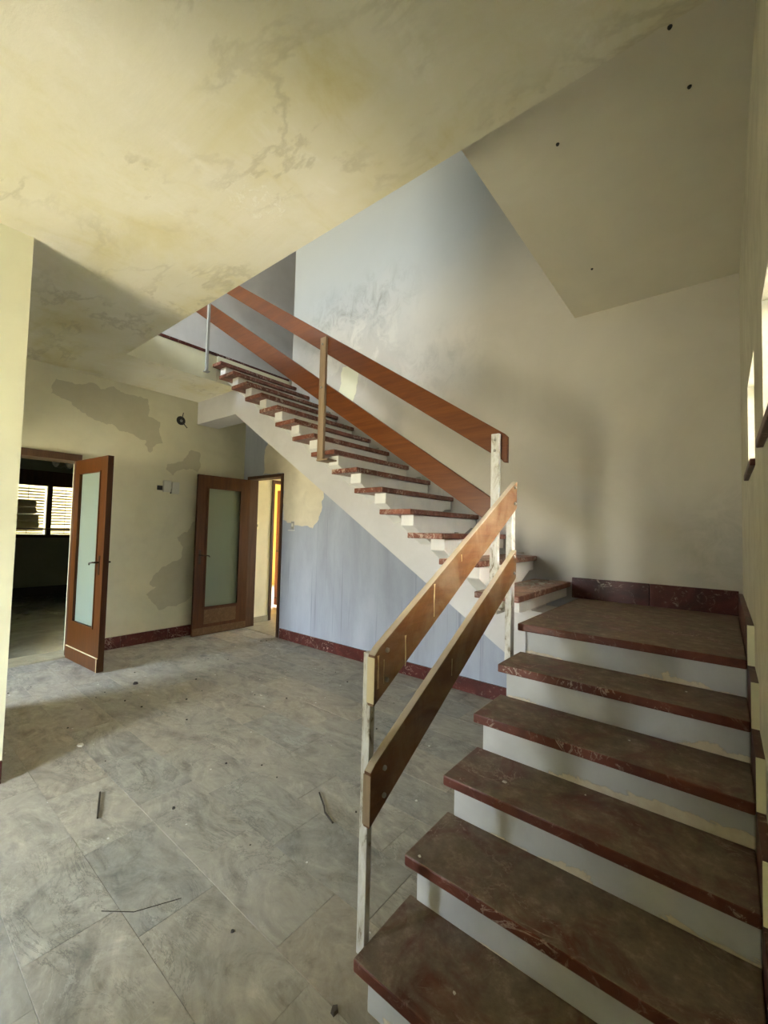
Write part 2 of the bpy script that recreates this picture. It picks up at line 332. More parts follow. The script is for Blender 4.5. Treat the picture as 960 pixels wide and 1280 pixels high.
# back wall
wb=MB()
wb.box(-3.93,XR,YB,YB+.15,0,3.3).box(-4.80,-3.93,YB,YB+.15,2.31,3.3).box(-3.83,XR,YB,YB+.15,3.3,6.5).box(XA,-4.80,YB,YB+.15,0,3.3)
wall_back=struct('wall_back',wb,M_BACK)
# right wall with the three small high windows
def wall_with_holes(axis,a,b,u0,u1,v0,v1,holes):
    """axis 0: wall normal x, u=y ; axis 1: wall normal y, u=x ; holes (u0,u1,v0,v1) sorted by u, in one row"""
    mb=MB(); cur=u0
    def add(p,q,r,s):
        if q-p<1e-4 or s-r<1e-4: return
        if axis==0: mb.box(a,b,p,q,r,s)
        else: mb.box(p,q,a,b,r,s)
    for h in holes:
        add(cur,h[0],v0,v1); add(h[0],h[1],v0,h[2]); add(h[0],h[1],h[3],v1); cur=h[1]
    add(cur,u1,v0,v1); return mb
HOLES=[(.16,.71,1.86,2.30),(1.16,1.71,1.86,2.30)]
wall_right=struct('wall_right',wall_with_holes(0,XR,XR+.10,-3.45,YB+.15,-.2,6.5,HOLES),M_RIGHT)
for i,(a,b_,c,d) in enumerate(reversed(HOLES)):
    w=empty('window_%d'%(i+1),(XR+.09,(a+b_)/2,c),kind='structure')
    f=MB(); f.box(XR+.075,XR+.10,a,a+.015,c,d).box(XR+.075,XR+.10,b_-.015,b_,c,d).box(XR+.075,XR+.10,a+.015,b_-.015,c,c+.015).box(XR+.075,XR+.10,a+.015,b_-.015,d-.015,d)
    build('window_frame',f,M_FRAME,w)
    build('pane',MB().box(XR+.088,XR+.091,a+.015,b_-.015,c+.015,d-.015),M_CLEAR,w)
    build('window_sill',MB().box(XR-.018,XR+.075,a-.02,b_+.02,c-.028,c),M_SKIRT,w,bev=.004)
# front wall (behind the camera) with the wide garden opening
struct('wall_front',wall_with_holes(1,-3.45,-3.30,-2.52,XR,-.2,H,[(-2.1,-1.0,0,2.3)]),M_LEFT)
w=empty('window_3',(-1.5,-3.38,0),kind='structure')
f=MB(); 
for a,b_ in ((-2.1,-2.04),(-1.06,-1.0)): f.box(a,b_,-3.42,-3.36,0,2.3)
f.box(-2.04,-1.06,-3.42,-3.36,2.24,2.3); build('window_frame',f,M_FRAME,w)
for a,b_ in ((-2.04,-1.06),): build('pane',MB().box(a,b_,-3.392,-3.388,0,2.24),M_CLEAR,w)
struct('wall_shade_added',MB().box(-.92,XR,-1.95,-1.80,0,H).box(-.92,-.77,-3.30,-1.95,0,H),M_LEFT)  # unseen wall added behind the camera to darken the stairs' right side
struct('wall_bounce_added',MB().box(4.5,4.7,-16,4,-.3,6),M_WHITE)  # unseen white wall added outside to bounce sun through the high windows
# the near partition on the left: two faces of the next room's corner
struct('wall_partition',MB().box(-2.52,-2.395,-3.45,-.46,0,H).box(-3.75,-2.52,-.58,-.46,0,H).box(-4.95,-3.75,-.58,-.46,2.3,H),M_LEFT)
struct('wall_side',wall_with_holes(1,-2.4,-2.25,-5.21,-2.52,-.2,H,[(-4.8,-3.8,.2,2.4)]),M_LEFT)
struct('wall_side',MB().box(XA-.28,XA-.13,-2.25,-1.35,0,H),M_LEFT)
w=empty('window_4',(-4.3,-2.3,.2),kind='structure')
build('window_frame',MB().box(-4.8,-4.75,-2.36,-2.30,.2,2.4).box(-3.85,-3.8,-2.36,-2.30,.2,2.4).box(-4.75,-3.85,-2.36,-2.30,2.35,2.4),M_FRAME,w)
build('pane',MB().box(-4.75,-3.85,-2.332,-2.328,.2,2.35),M_CLEAR,w)
# ceiling slab with the stairwell cut out of it
struct('ceiling',MB().box(XA-.28,XR,-3.45,YE,H,ZUP).box(XA-.28,XF,YE,5.2,H,ZUP),M_CEIL)
struct('trim_1',MB().box(XF-.30,XF+.012,YE,YB,ZUP-.03,ZUP+.004),M_SKIRT)
# pale plastered fascia closing the slab's edge
struct('trim_2',MB().box(XF,XF+.004,YE,1.60,H,ZUP-.03),M_LEFT)
# flat soffit over the lower flight
struct('ceiling_soffit',MB().box(-.042,XR,YE+.0,YB,3.392,ZUP),M_SOFF)
# upper floor
struct('wall_upper_left',MB().box(XA-.15,XA,-3.45,5.2,ZUP,6.5),M_BEAM)
struct('wall_upper_back',MB().box(XA,-3.83,5.05,5.2,ZUP-.2,6.5).box(-3.98,-3.83,YB+.15,5.05,ZUP-.2,6.5),M_BEAM)
struct('wall_upper_front',wall_with_holes(1,-3.45,-3.30,XA,XR,ZUP,6.5,[(-3.8,-2.3,4.4,5.7)]),M_WHITE)
struct('wall_upper_shade_added',MB().box(-1.98,-1.86,-3.30,.30,ZUP,6.5),M_WHITE)  # unseen wall added to shade the right of the upper back wall
struct('ceiling_upper',MB().box(XA-.15,XR+.15,-3.45,5.2,6.5,6.65),M_WHITE)
# floor: base slab, then the slabs that show one by one
struct('floor_base',MB().box(XA-.28,XR,-3.45,YB+.15,-.2,-.012),M_GROUT)
fl=empty('floor',(0,0,0),kind='structure')
tw,td=.61,.305; tile=None; y0=-.94; r=0
while y0<YB-.001:
    x=XA-(tw/2 if r%2 else 0.12)
    y1=min(y0+td,YB)
    while x<XR-.01:
        a=max(x,XA); b_=min(x+tw,XR)
        if b_-a>.02:
            full=abs((b_-a)-tw)<1e-6 and abs(y1-y0-td)<1e-6
            dz=random.uniform(-.0012,.0008)
            if full and tile is not None: o=dup(tile,fl,((a+b_)/2,(y0+y1)/2,dz))
            else:
                o=build('floor_tile',MB().box(a+.0005,b_-.0005,y0+.0005,y1-.0005,-.012,0),M_TILE,fl,loc=((a+b_)/2,(y0+y1)/2,0),bev=.0008,seg=1)
                o.location.z=dz
                if full: tile=o
        x+=tw
    y0+=td; r+=1
o=build('floor_tile',MB().box(-2.395,XR,-3.3,-.942,-.012,0),M_TILE,fl)
o=build('floor_tile',MB().box(XA-.28,-2.52,-2.25,-.942,-.012,0),M_TILE,fl)

# baseboards: red marble strips in separate lengths
def strip(name,axis,const,t,a,b,z0,z1,cuts,m=M_SKIRT):
    p=empty(name,(0,0,0),kind='structure'); ed=[a]+cuts+[b]
    for u,v in zip(ed[:-1],ed[1:]):
        mb=MB()
        if axis==0: mb.box(min(const,const+t),max(const,const+t),u+.0015,v-.0015,z0,z1)
        else: mb.box(u+.0015,v-.0015,min(const,const+t),max(const,const+t),z0,z1)
        build('skirting_slab',mb,m,p,bev=.002,seg=1,loc=((const,(u+v)/2,z0) if axis==0 else ((u+v)/2,const,z0)))
    return p
strip('baseboard_left',0,XA,.02,.60,2.68,0,.145,[1.05,1.62])
strip('baseboard_back',1,YB,-.02,-3.90,.25,0,.135,[-3.1,-2.3,-1.45,-.6])
strip('baseboard_partition',0,-2.395,.02,-3.3,-.46,0,.13,[-2.2,-1.2])
strip('baseboard_landing',1,YB,-.022,-.05,XR-.02,1.02,1.185,[.5])
strip('baseboard_upper',0,XA,.02,-1,3.3,ZUP,ZUP+.09,[.6,1.9],M_DARKSKIRT)

# paint lost from the cream wall (measured outlines, a millimetre of relief)
def ragged(pts,amp=.014,step=.018):
    out=[]; n=len(pts)
    for i in range(n):
        p=Vector(pts[i]); q=Vector(pts[(i+1)%n]); k=max(1,int((q-p).length/step))
        for j in range(k):
            t=p.lerp(q,j/k); w=noise.noise_vector(Vector((t.x*9,t.y*9,3.1)))+noise.noise_vector(Vector((t.x*31,t.y*31,7.7)))*.6
            out.append((t.x+w.x*amp*2,t.y+w.y*amp*2))
    return out
PA=[[(0.25,3.16),(0.45,3.15),(0.58,3.21),(0.72,3.17),(0.84,3.23),(0.98,3.18),(1.23,3.18),(1.26,2.96),(1.4,2.92),(1.4,2.72),(1.44,2.65),(1.28,2.49),(1.22,2.58),(1.23,2.64),(1.07,2.67),(0.93,2.71),(0.84,2.76),(0.59,2.79),(0.38,2.95),(0.22,2.98)],
[(1.52,2.36),(1.65,2.40),(1.75,2.45),(1.85,2.61),(1.96,2.6),(1.99,2.45),(1.95,2.31),(1.83,2.34),(1.73,2.29),(1.66,2.29),(1.61,2.22),(1.52,2.28)],
[(1.9,1.59),(1.86,1.47),(1.71,1.37),(1.75,1.28),(1.8,1.22),(1.76,1.09),(1.62,1.01),(1.54,0.98),(1.4,0.84),(1.37,0.75),(1.45,0.69),(1.35,0.64),(1.38,0.56),(1.52,0.41),(1.66,0.44),(1.87,0.47),(1.97,0.6),(2.02,1.2),(1.98,1.62)]]
for p in PA: build('bare_plaster_patch',MB().prism(ragged(p),0,XA-.002,XA+.0012),M_PEEL,wall_left)
PB=[(-3.93,2.33),(-3.93,2.95),(-3.60,2.80),(-3.17,2.6),(-3.1,1.98),(-3.12,1.9),(-3.13,1.75),(-3.2,1.63),(-3.3,1.54),(-3.47,1.57),(-3.6,1.59),(-3.74,1.60),(-3.92,1.64)]
build('bare_plaster_patch',MB().prism(ragged(PB),1,YB-.0012,YB+.002),M_PEELB,wall_back)
PC=[(-4.42,2.32),(-4.40,2.7),(-4.25,2.9),(-3.90,2.9),(-3.90,2.32)]
build('bare_plaster_patch',MB().prism(ragged(PC),1,YB-.0010,YB+.002),M_PEELB,wall_back)
# missing skim by the upper flight
PD=[(-2.86,3.36),(-2.82,3.56),(-2.74,3.60),(-2.66,3.58),(-2.52,3.62),(-2.55,3.36),(-2.6,3.16),(-2.72,3.02),(-2.9,3.05)]
build('bare_plaster_patch',MB().prism(ragged(PD),1,YB-.0014,YB+.002),M_LEFT,wall_back)
# ------------------------------------------------------------------ door 1: glazed leaf of the wide doorway
d=empty('door_1',(XA,.52,0),kind='structure')
build('door_frame',MB().box(XA-.28,XA+.03,-1.1,.545,2.25,2.33).box(XA-.05,XA+.02,.49,.545,0,2.25),M_FRAME,d,bev=.004)
build('threshold',MB().box(XA-.30,XA+.03,-1.1,.545,-.012,.018),M_SILL,d,bev=.004)
def leaf(parent,origin,ang,w,h,t,gl,handle_side,msurf,mglass,handle_u,z0=.012):
    """leaf in local (u along width, n thickness, z); origin = hinge corner; gl=(u0,u1,z0,z1)"""
    ca,sa=math.cos(ang),math.sin(ang); ox,oy=origin
    def T(mb):
        mb.v=[(ox+u*ca-n_*sa,oy+u*sa+n_*ca,z) for u,n_,z in mb.v]; return mb
    lf=build('door_leaf',T(MB().box(0,gl[0],0,t,z0,h).box(gl[1],w,0,t,z0,h).box(gl[0],gl[1],0,t,gl[3],h).box(gl[0],gl[1],0,t,z0,gl[2])),msurf,parent,loc=(ox,oy,0))
    bd=MB()
    for n0,n1 in ((-.008,0),(t,t+.008)):
        bd.box(gl[0]-.012,gl[0]+.004,n0,n1,gl[2]-.012,gl[3]+.012).box(gl[1]-.004,gl[1]+.012,n0,n1,gl[2]-.012,gl[3]+.012)
        bd.box(gl[0],gl[1],n0,n1,gl[2]-.012,gl[2]+.004).box(gl[0],gl[1],n0,n1,gl[3]-.004,gl[3]+.012)
    build('glazing_bead',T(bd),msurf,lf,loc=(ox,oy,0))
    build('glass_pane',T(MB().box(gl[0],gl[1],t*.4,t*.6,gl[2],gl[3])),mglass,lf,loc=(ox,oy,0))
    hd=MB()
    for s,n0 in ((-1,0),(1,t)):
        a_=n0+s*.004; b_=n0+s*.05
        hd.box(handle_u-.018,handle_u+.018,min(n0,a_),max(n0,a_),1.0,1.2)
        hd.tube([(handle_u,n0,1.13),(handle_u,b_,1.13),(handle_u-.02*handle_side,b_+s*.004,1.13),(handle_u-.11*handle_side,b_,1.118),(handle_u-.125*handle_side,b_-s*.004,1.10)],[.009,.009,.009,.008,.007],8)
    build('door_handle',T(hd),M_HANDLE,lf,loc=(ox,oy,0),smooth=False)
    return lf,T
a1=math.atan2(.055,.82)
lf,T1=leaf(d,(-4.88,.485),a1,.825,2.25,.055,(.13,.66,.44,2.09),1,M_DOOR,M_FROST,.735)
build('kick_board',T1(MB().box(.0,.825,-.009,0,.012,.15)),M_DOOR,lf,loc=(-4.88,.485,0),bev=.002)
build('kick_trim',T1(MB().box(.0,.825,-.012,-.001,.15,.156).box(.807,.813,-.012,-.009,.012,.15)),M_RUN,lf,loc=(-4.88,.485,0),label='pale line along the top of the kick board')
# ------------------------------------------------------------------ door 2: narrow doorway in the back wall
d=empty('door_2',(-4.36,YB,0),kind='structure')
build('door_frame',MB().box(-4.80,-4.765,YB-.02,YB+.16,0,2.31).box(-3.975,-3.93,YB-.02,YB+.16,0,2.31).box(-4.765,-3.975,YB-.02,YB+.16,2.265,2.31),M_FRAME,d,bev=.003)
build('threshold',MB().box(-4.765,-3.975,YB,YB+.15,-.012,.004),M_SILL,d)
lf,T2=leaf(d,(-4.775,2.69),-math.pi/2-.02,.815,2.255,.045,(.155,.66,.40,2.07),1,M_DOOR,M_FROST2,.755)
build('worn_rail',T2(MB().box(.0,.815,.045,.0475,.012,.115)),M_DOORW,lf,loc=(-4.775,2.69,0),label='sun-bleached scuffed foot of the door leaf')
build('worn_rail',T2(MB().box(.17,.66,.045,.047,.16,.36)),M_DOORW,lf,loc=(-4.775,2.69,0),label='scuffed bottom panel of the door leaf')
# small passage behind door 2, and the warm room beyond it
struct('wall_passage',MB().box(-5.05,-4.95,YB+.15,3.29,0,H).box(-5.05,-4.95,4.15,6.0,0,H).box(-5.05,-4.95,3.29,4.15,2.33,H).box(-3.0,-2.9,YB+.15,6.0,0,H),M_CREAM)
struct('wall_passage_end',wall_with_holes(1,6.0,6.12,-9,-2.9,-.1,H,[(-8.2,-6.8,.6,2.2),(-4.1,-3.5,1.0,2.2)]),M_WARMLIGHT)
struct('floor_passage',MB().box(-9,-2.9,YB+.15,6.0,-.1,0),M_SILL)
struct('ceiling_passage',MB().box(-9,XA-.28,YB+.15,6.12,H,H+.1).box(XF,-2.9,YB+.15,6.12,H,H+.1).box(XA-.28,XF,5.2,6.12,H,H+.1),M_CREAM)
struct('wall_warm_room',MB().box(-9.1,-9,3.25,6.12,0,H).box(-9,-5.05,3.25,3.29,0,H),M_WARMLIGHT)
portal('daylight_opening_passage',(-3.8,5.97,1.6),.6,1.2,(0,-1,0))
portal('daylight_opening_warm_room',(-7.5,5.97,1.4),1.4,1.6,(0,-1,0))
strip('baseboard_passage',0,-4.95,.015,YB+.17,3.25,0,.09,[],M_SILL)
d=empty('door_3',(-5.0,3.72,0),kind='structure')
build('door_frame',MB().box(-5.06,-4.93,3.25,3.30,0,2.33).box(-5.06,-4.93,4.14,4.19,0,2.33).box(-5.06,-4.93,3.30,4.14,2.28,2.33),M_FRAME,d,bev=.003)
lf=build('door_leaf',MB().box(-5.90,-5.07,4.08,4.12,.04,2.26),M_WARMDOOR,d,loc=(-5.07,4.1,0))
build('door_rail',MB().box(-5.88,-5.09,4.074,4.081,1.06,1.10).box(-5.88,-5.09,4.074,4.081,.16,.19),M_FRAME,lf,loc=(-5.07,4.1,0))
s=empty('light_switch',(-4.945,2.985,1.5),'small ivory light switch on the passage wall beyond the far doorway','light switch')
build('switch_plate',MB().box(-4.95,-4.94,2.945,3.015,1.50,1.62),M_SWITCH,s,bev=.003)
build('rocker',MB().box(-4.94,-4.934,2.968,2.992,1.54,1.58),M_SILL,s,bev=.001)
s=empty('light_switch',(-3.70,YB,1.5),'grey wall switch with a torn plate right of the far doorway','light switch')
build('switch_plate',MB().box(-3.735,-3.665,YB-.008,YB,1.52,1.63),M_METAL,s,bev=.003)
build('rocker',MB().box(-3.715,-3.685,YB-.013,YB-.008,1.555,1.60),M_PLASTIC,s,bev=.001)
build('broken_flap',MB().box(-3.79,-3.66,YB-.012,YB,1.498,1.508),M_PLASTIC,s)

# ------------------------------------------------------------------ side room behind door 1
XK=-10.35
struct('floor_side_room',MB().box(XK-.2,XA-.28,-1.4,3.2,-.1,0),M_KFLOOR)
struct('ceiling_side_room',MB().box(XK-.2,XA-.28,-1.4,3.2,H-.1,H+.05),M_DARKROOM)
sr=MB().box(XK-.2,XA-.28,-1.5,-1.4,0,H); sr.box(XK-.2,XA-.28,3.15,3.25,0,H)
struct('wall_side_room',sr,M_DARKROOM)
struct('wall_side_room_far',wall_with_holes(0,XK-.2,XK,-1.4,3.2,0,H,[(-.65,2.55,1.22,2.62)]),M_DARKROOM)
struct('baseboard_side_room',MB().box(XK,XK+.02,-1.4,3.15,0,.17),M_DARKSKIRT)
portal('daylight_opening_side_room',(XK-.17,.95,1.92),3.2,1.4,(1,0,0))
w=empty('window_5',(XK,.95,1.22),kind='structure')
f=MB().box(XK-.06,XK+.03,-.65,2.55,1.20,1.27).box(XK-.06,XK+.03,-.65,2.55,2.30,2.62)
for y in (-.65,.42,1.45,2.47): f.box(XK-.06,XK+.02,y,y+.085,1.27,2.30)
build('window_frame',f,M_FRAME,w)
for y in (-.57,.505,1.535): build('pane',MB().box(XK-.052,XK-.048,y,y+.945,1.27,2.30),M_CLEAR,w)
struct('wall_sky_block_added',MB().box(XK-1.5,XK-1.3,-4,6,-.2,5).box(XK-1.3,XK-.2,-4,6,-.3,-.2).box(XK-1.3,XK-.2,-4,6,3.4,3.5),M_LEFT)  # unseen wall and roof added outside to dim the side room window
bl=empty('window_blind',(XK-.12,.95,1.25),'dark wooden slatted blind across the side room window','blind')
sl=None
for y in (.505,1.535,-.565):
    for k in range(16):
        z=1.30+k*.062
        if k<3: z=1.29+k*.052
        mb=MB().add([(XK-.145,y,z+.014),(XK-.105,y,z-.014),(XK-.105,y+.93,z-.014),(XK-.145,y+.93,z+.014),(XK-.145,y,z+.022),(XK-.105,y,z-.006),(XK-.105,y+.93,z-.006),(XK-.145,y+.93,z+.022)],[(0,3,2,1),(4,5,6,7),(0,1,5,4),(1,2,6,5),(2,3,7,6),(3,0,4,7)])
        if sl is None: sl=build('slat',mb,M_SLAT,bl,loc=(XK-.125,y,z)); sz=z
        else: dup(sl,bl,(XK-.125,y,z))
for y in (.75,1.15,1.8,2.2,-.3,.1): build('cord',MB().tube([(XK-.10,y,1.28),(XK-.10,y,2.32)],.006,6),M_FRAME,bl)
# two folded cream blankets on the sill
def blanket(cx,cy,z0,w_,h_,label):
    t=empty('folded_blanket',(cx,cy,z0),label,'blanket','folded blankets on the side room sill')
    for k in range(2):
        mb=MB().box(cx-.09,cx+.09,cy-w_/2+.01*k,cy+w_/2-.012*k,z0+k*h_/2+.003,z0+(k+1)*h_/2)
        build('fold',mb,M_CLOTH,t,bev=.045,seg=3,smooth=True)
blanket(XK+.13,1.09,1.40,.42,.29,'lower of two folded cream blankets stacked before the slatted window')
blanket(XK+.13,1.06,1.69,.38,.29,'upper of two folded cream blankets stacked before the slatted window')
b2=build('sill_board',MB().box(XK+.02,XK+.26,-.65,2.5,1.37,1.40),M_FRAME,w)
# side room ceiling lamp
lp=empty('ceiling_lamp',(-8.0,1.15,H-.1),'small ceiling lamp with white glass shades seen through the left doorway','lamp')
build('stem',MB().tube([(-8,1.15,H-.1),(-8,1.15,2.50)],.008,8),M_METAL,lp)
for k in range(3):
    t=2*math.pi*k/3+.3; ex,ey=-8+.13*math.cos(t),1.15+.13*math.sin(t)
    build('arm',MB().tube([(-8,1.15,2.52),((-8+ex)/2,(1.15+ey)/2,2.47),(ex,ey,2.50)],.006,6),M_METAL,lp)
    build('glass_shade',MB().tube([(ex,ey,2.49),(ex*1.0,ey,2.53),(ex,ey,2.58)],[.015,.045,.055],12),M_PLASTIC,lp,smooth=True)

# ------------------------------------------------------------------ stairs
def wavy_box(x0,x1,y0,y1,z0,z1): return MB().box(x0,x1,y0,y1,z0,z1)
low=empty('lower_staircase',(.5,0,0),'lower staircase flight of red marble treads rising along the right wall','staircase')
WS=1.0105
for k in range(1,7):
    y=(k-1)*G; z=k*RI; yb=y+G+.045 if k<6 else YB-.001
    build('tread',MB().box(0,WS,y,yb,z-.042,z),M_TREAD,low,loc=(.5,y+.15,z),bev=.006,label='wide marble landing slab' if k==6 else None)
    build('riser',MB().box(.034,WS,y+.036,y+.156,z-RI+(0 if k>1 else 0),z-.042),M_RISER,low,loc=(.5,y+.1,z-.1),bev=.004)
mb=MB(); pts=[(.06,0)]
for k in range(1,7): pts+=[((k-1)*G+.15,(k-1)*RI),((k-1)*G+.15,k*RI-.042)]
pts+=[(1.93,.978),(1.93,.60),(1.05,0)]
build('stair_beam',MB().prism(pts,0,.10,WS-.03),M_BEAM,low)
build('landing_slab',MB().box(.04,WS,1.9,YB-.001,.80,.978),M_BEAM,low)
# stepped marble skirting on the right wall
for k in range(1,7):
    y=(k-1)*G; z=k*RI; ye=y+G+.03 if k<6 else YB-.022
    build('skirting_slab',MB().box(WS+.001,XR,y-.005,ye,z-.042,z+.15),M_SKIRT,low,loc=(WS,y,z),bev=.002,seg=1)
    build('skirting_end',MB().box(WS+.0005,XR,y-.011,y-.005,z-.02,z+.15),M_LEFT,low,loc=(WS,y,z),label='cream plastered front end of the skirting step')
for (x,y) in ((.335,.934),(.84,.993),(.236,2.053),(.797,.70)):
    o=build('nail_hole',MB().tube([(x,y,3.3925),(x,y,3.385)],[.009,.006],7),M_BLACK,loc=(x,y,3.39)); tag(o,'tiny dark nail stub in the flat soffit over the stairs','nail','nail stubs in the soffit')
up=empty('upper_staircase',(-1.9,2.1,1.0),'upper staircase flight of red marble treads climbing left along the back wall','staircase')
Z0=.9857; R2=.1802; NX=-.065; G2=.2807
def zk(k): return 1.145 if k==7 else (1.02 if k==6 else Z0+(k-6)*R2)
def nx(k): return NX-(k-7)*G2
tr=None
for k in range(7,21):
    x1=nx(k); x0=nx(k+1)-.026; z=zk(k)
    if k==20: x0=XF+.0
    mb=MB().box(x0,x1,1.55,YB-.001,z-.042,z)
    if k in(8,) or (k not in(7,20) and tr is None): tr=build('tread',mb,M_TREADUP,up,loc=(x1,2.1,z),bev=.006)
    elif k in(7,20): build('tread',mb,M_TREADUP,up,loc=(x1,2.1,z),bev=.006)
    else: dup(tr,up,(x1,2.1,z))
rb=None
for k in range(7,21):
    xr=nx(k)-.03; zt=zk(k)-.042; h0=.085
    pts=[(1.635,zt),(1.635,zt-h0),(1.92,zt-.24),(2.235,zt-.24),(2.60,zt-h0),(YB-.002,zt-h0),(YB-.002,zt)]
    if k==7:
        pts=[(1.635,zt),(1.635,zt-.075),(1.70,1.022),(YB-.002,1.022),(YB-.002,zt)]
        build('riser',MB().prism(pts,0,xr-.12,xr),M_WHITE,up,loc=(xr,2.1,zt),bev=.004)
    elif rb is None: rb=build('riser',MB().prism(pts,0,xr-.12,xr),M_WHITE,up,loc=(xr,2.1,zt),bev=.004)
    else: dup(rb,up,(xr,2.1,zt))
build('riser',MB().box(XF-.05,XF+.03,1.60,YB-.002,zk(20),ZUP-.03),M_LEFT,up,bev=.004)
# central beam: sawtooth top under the treads, straight soffit
pts=[]
for k in range(7,21):
    pts+=[(nx(k)-.05,zk(k)-.045),(nx(k+1)-.05,zk(k)-.045)]
bz=lambda x:1.283-.632*(x+1.264)
pts=[(.62,.78),(.0,.80)]+[(.0,1.0),(nx(7)-.05,1.0)]+pts
pts=[p for p in pts if p[0]>XF]+[(XF,zk(20)-.045),(XF,H-.001),(XA+.001,H-.001),(XA+.001,2.985),(-3.955,bz(-3.955)),(.766,bz(.766)+.0),(.766,.5)]
build('stair_beam',MB().prism(pts,1,1.913,2.235),M_BEAM,up,loc=(-1.9,2.07,1.0))

# loose plaster heaped along the wall side of the top treads
def chip(name,x,y,z,s,m,rot=None,flat=.35):
    k=random.randint(5,7); mb=MB(); a0=random.random()*6
    p=[(s*random.uniform(.55,1)*math.cos(a0+2*math.pi*i/k),s*random.uniform(.55,1)*math.sin(a0+2*math.pi*i/k)) for i in range(k)]
    h=s*flat; q=[(a*.8,b_*.8) for a,b_ in p]
    mb.add([(x+a,y+b_,z) for a,b_ in p]+[(x+a,y+b_,z+h*random.uniform(.7,1)) for a,b_ in q],[tuple(range(k-1,-1,-1)),tuple(range(k,2*k))]+[(i,(i+1)%k,(i+1)%k+k,i+k) for i in range(k)])
    return mb
M_RUBBLE=ret(plaster('grey_rubble',(.34,.32,.28),(.20,.18,.15),(.52,.50,.46),amt=.8,bs=.3))
for (kk,c) in ((8,4),(9,10),(12,22),(13,30),(14,36),(15,44),(16,44),(17,50),(18,40)):
    mb=MB()
    for i in range(c):
        x=random.uniform(nx(kk+1)+.0,nx(kk)-.03); y=random.triangular(2.0,2.66,2.62); s=random.uniform(.010,.045)
        q=chip('',x,y,zk(kk)+max(0,(y-2.45))*random.uniform(0,.25),s,None); mb.add(q.v,q.f)
    o=build('fallen_plaster',mb,M_RUBBLE,loc=(nx(kk)-.14,2.5,zk(kk))); o['kind']='stuff'
    tag(o,'heap of fallen plaster crumbs on upper staircase tread %s from the landing'%({8:'second',9:'third',12:'sixth',13:'seventh',14:'eighth',15:'ninth',16:'tenth',17:'eleventh',18:'twelfth'}[kk]),'rubble')
mb=MB()
for i in range(70):
    x=random.triangular(-.33,-.09,-.3); y=random.triangular(1.75,2.66,2.6); q=chip('',x,y,zk(7),random.uniform(.006,.03),None,flat=.2); mb.add(q.v,q.f)
o=build('fallen_plaster',mb,M_RUBBLE,loc=(-.2,2.5,zk(7))); o['kind']='stuff'; tag(o,'scatter of plaster flakes and straw on the first tread above the landing','rubble')

# ------------------------------------------------------------------ railings
def board(parent,pts,axis,a,b_,m,bolts,bs,loc,runs=(),name='rail_board'):
    o=build(name,MB().prism(pts,axis,a,b_),m,parent,loc=loc,bev=.004)
    for (u,z) in bolts:
        c=(u,bs,z) if axis==1 else (bs,u,z); dv=Vector((0,-1,0)) if axis==1 else Vector((1,0,0))
        build('bolt',MB().tube([Vector(c),Vector(c)+dv*.006,Vector(c)+dv*.009],[.0085,.0085,.005],10),M_METAL,o,loc=c)
    for (u,z0,z1,wd) in runs:
        n_=8; L=[];Rr=[]
        for i in range(n_+1):
            z=z0+(z1-z0)*i/n_; s=wd*(.5+.6*noise.noise(Vector((u*9,z*30,1)))+(.5 if i==0 else 0)); c=u+.006*noise.noise(Vector((z*12,u,4)))
            L.append((c-s/2,z)); Rr.append((c+s/2,z))
        mb=MB().prism(L+Rr[::-1],axis,bs,bs+.0012 if axis==0 else bs-.0012)
        build('paint_run',mb,M_RUN,o,loc=loc)
    return o
rl=empty('lower_railing',(-.02,.07,.12),'lower stair railing of two dusty brown boards on white metal posts','railing')
build('post',MB().box(-.036,-.0005,.054,.080,.125,1.12),M_POST,rl,loc=(-.02,.067,.12),bev=.003)
build('post',MB().box(-.036,-.0005,1.265,1.315,.80,1.80),M_POST,rl,loc=(-.02,1.29,.8),bev=.003)
tb=lambda y:1.128+.577*(y-.038)
bb=lambda y:.955+.588*(y-.038)
board(rl,[(.036,bb(.036)),(.062,bb(.062)),(1.258,1.678),(1.262,1.69),(1.262,1.832),(1.25,1.828),(.06,tb(.06)+.004),(.036,tb(.036)-.004)],0,0,.030,M_RAILLOW,[(.10,1.13),(.10,1.03),(1.225,1.795),(1.225,1.705)],.030,(.015,.6,1.3),runs=((.21,1.16,1.05,.010),(.40,1.33,1.20,.010),(.055,1.12,1.01,.014),(.085,1.10,1.02,.006),(.62,1.44,1.41,.005)))
tl=lambda y:.752+.566*(y-.036); bl_=lambda y:.565+.590*(y-.03)
board(rl,[(.030,bl_(.03)),(.050,bl_(.05)),(1.255,1.288),(1.260,1.30),(1.260,1.446),(1.248,1.440),(.055,tl(.055)+.004),(.030,tl(.03)-.004)],0,0,.030,M_RAILLOW,[(.10,.735),(.10,.645),(1.225,1.41),(1.225,1.32)],.030,(.015,.6,.95),runs=((.55,1.00,.93,.005),))
build('end_paint',MB().box(.0002,.031,.0338,.0358,.965,1.115),M_RUN,rl,loc=(.015,.03,1.0),label='pale unpainted end grain of the upper board')
build('end_paint',MB().box(.0002,.031,.0278,.0298,.575,.735),M_POSTW,rl,loc=(.015,.03,.6),label='pale unpainted end grain of the lower board')
ru=empty('upper_railing',(-.22,1.53,1.1),'upper stair railing of two polished red-brown boards along the far flight','railing')
build('post',MB().box(-.247,-.193,1.512,1.545,1.02,2.186),M_POST,ru,loc=(-.22,1.53,1.02),bev=.003)
build('post',MB().box(-1.935,-1.862,1.515,1.545,2.165,3.285),M_POSTW,ru,loc=(-1.9,1.53,2.16),bev=.003,label='bare tan middle post')
build('post_bracket',MB().box(-1.94,-1.80,1.515,1.66,2.150,2.165),M_POSTW,ru,loc=(-1.9,1.53,2.15),bev=.002)
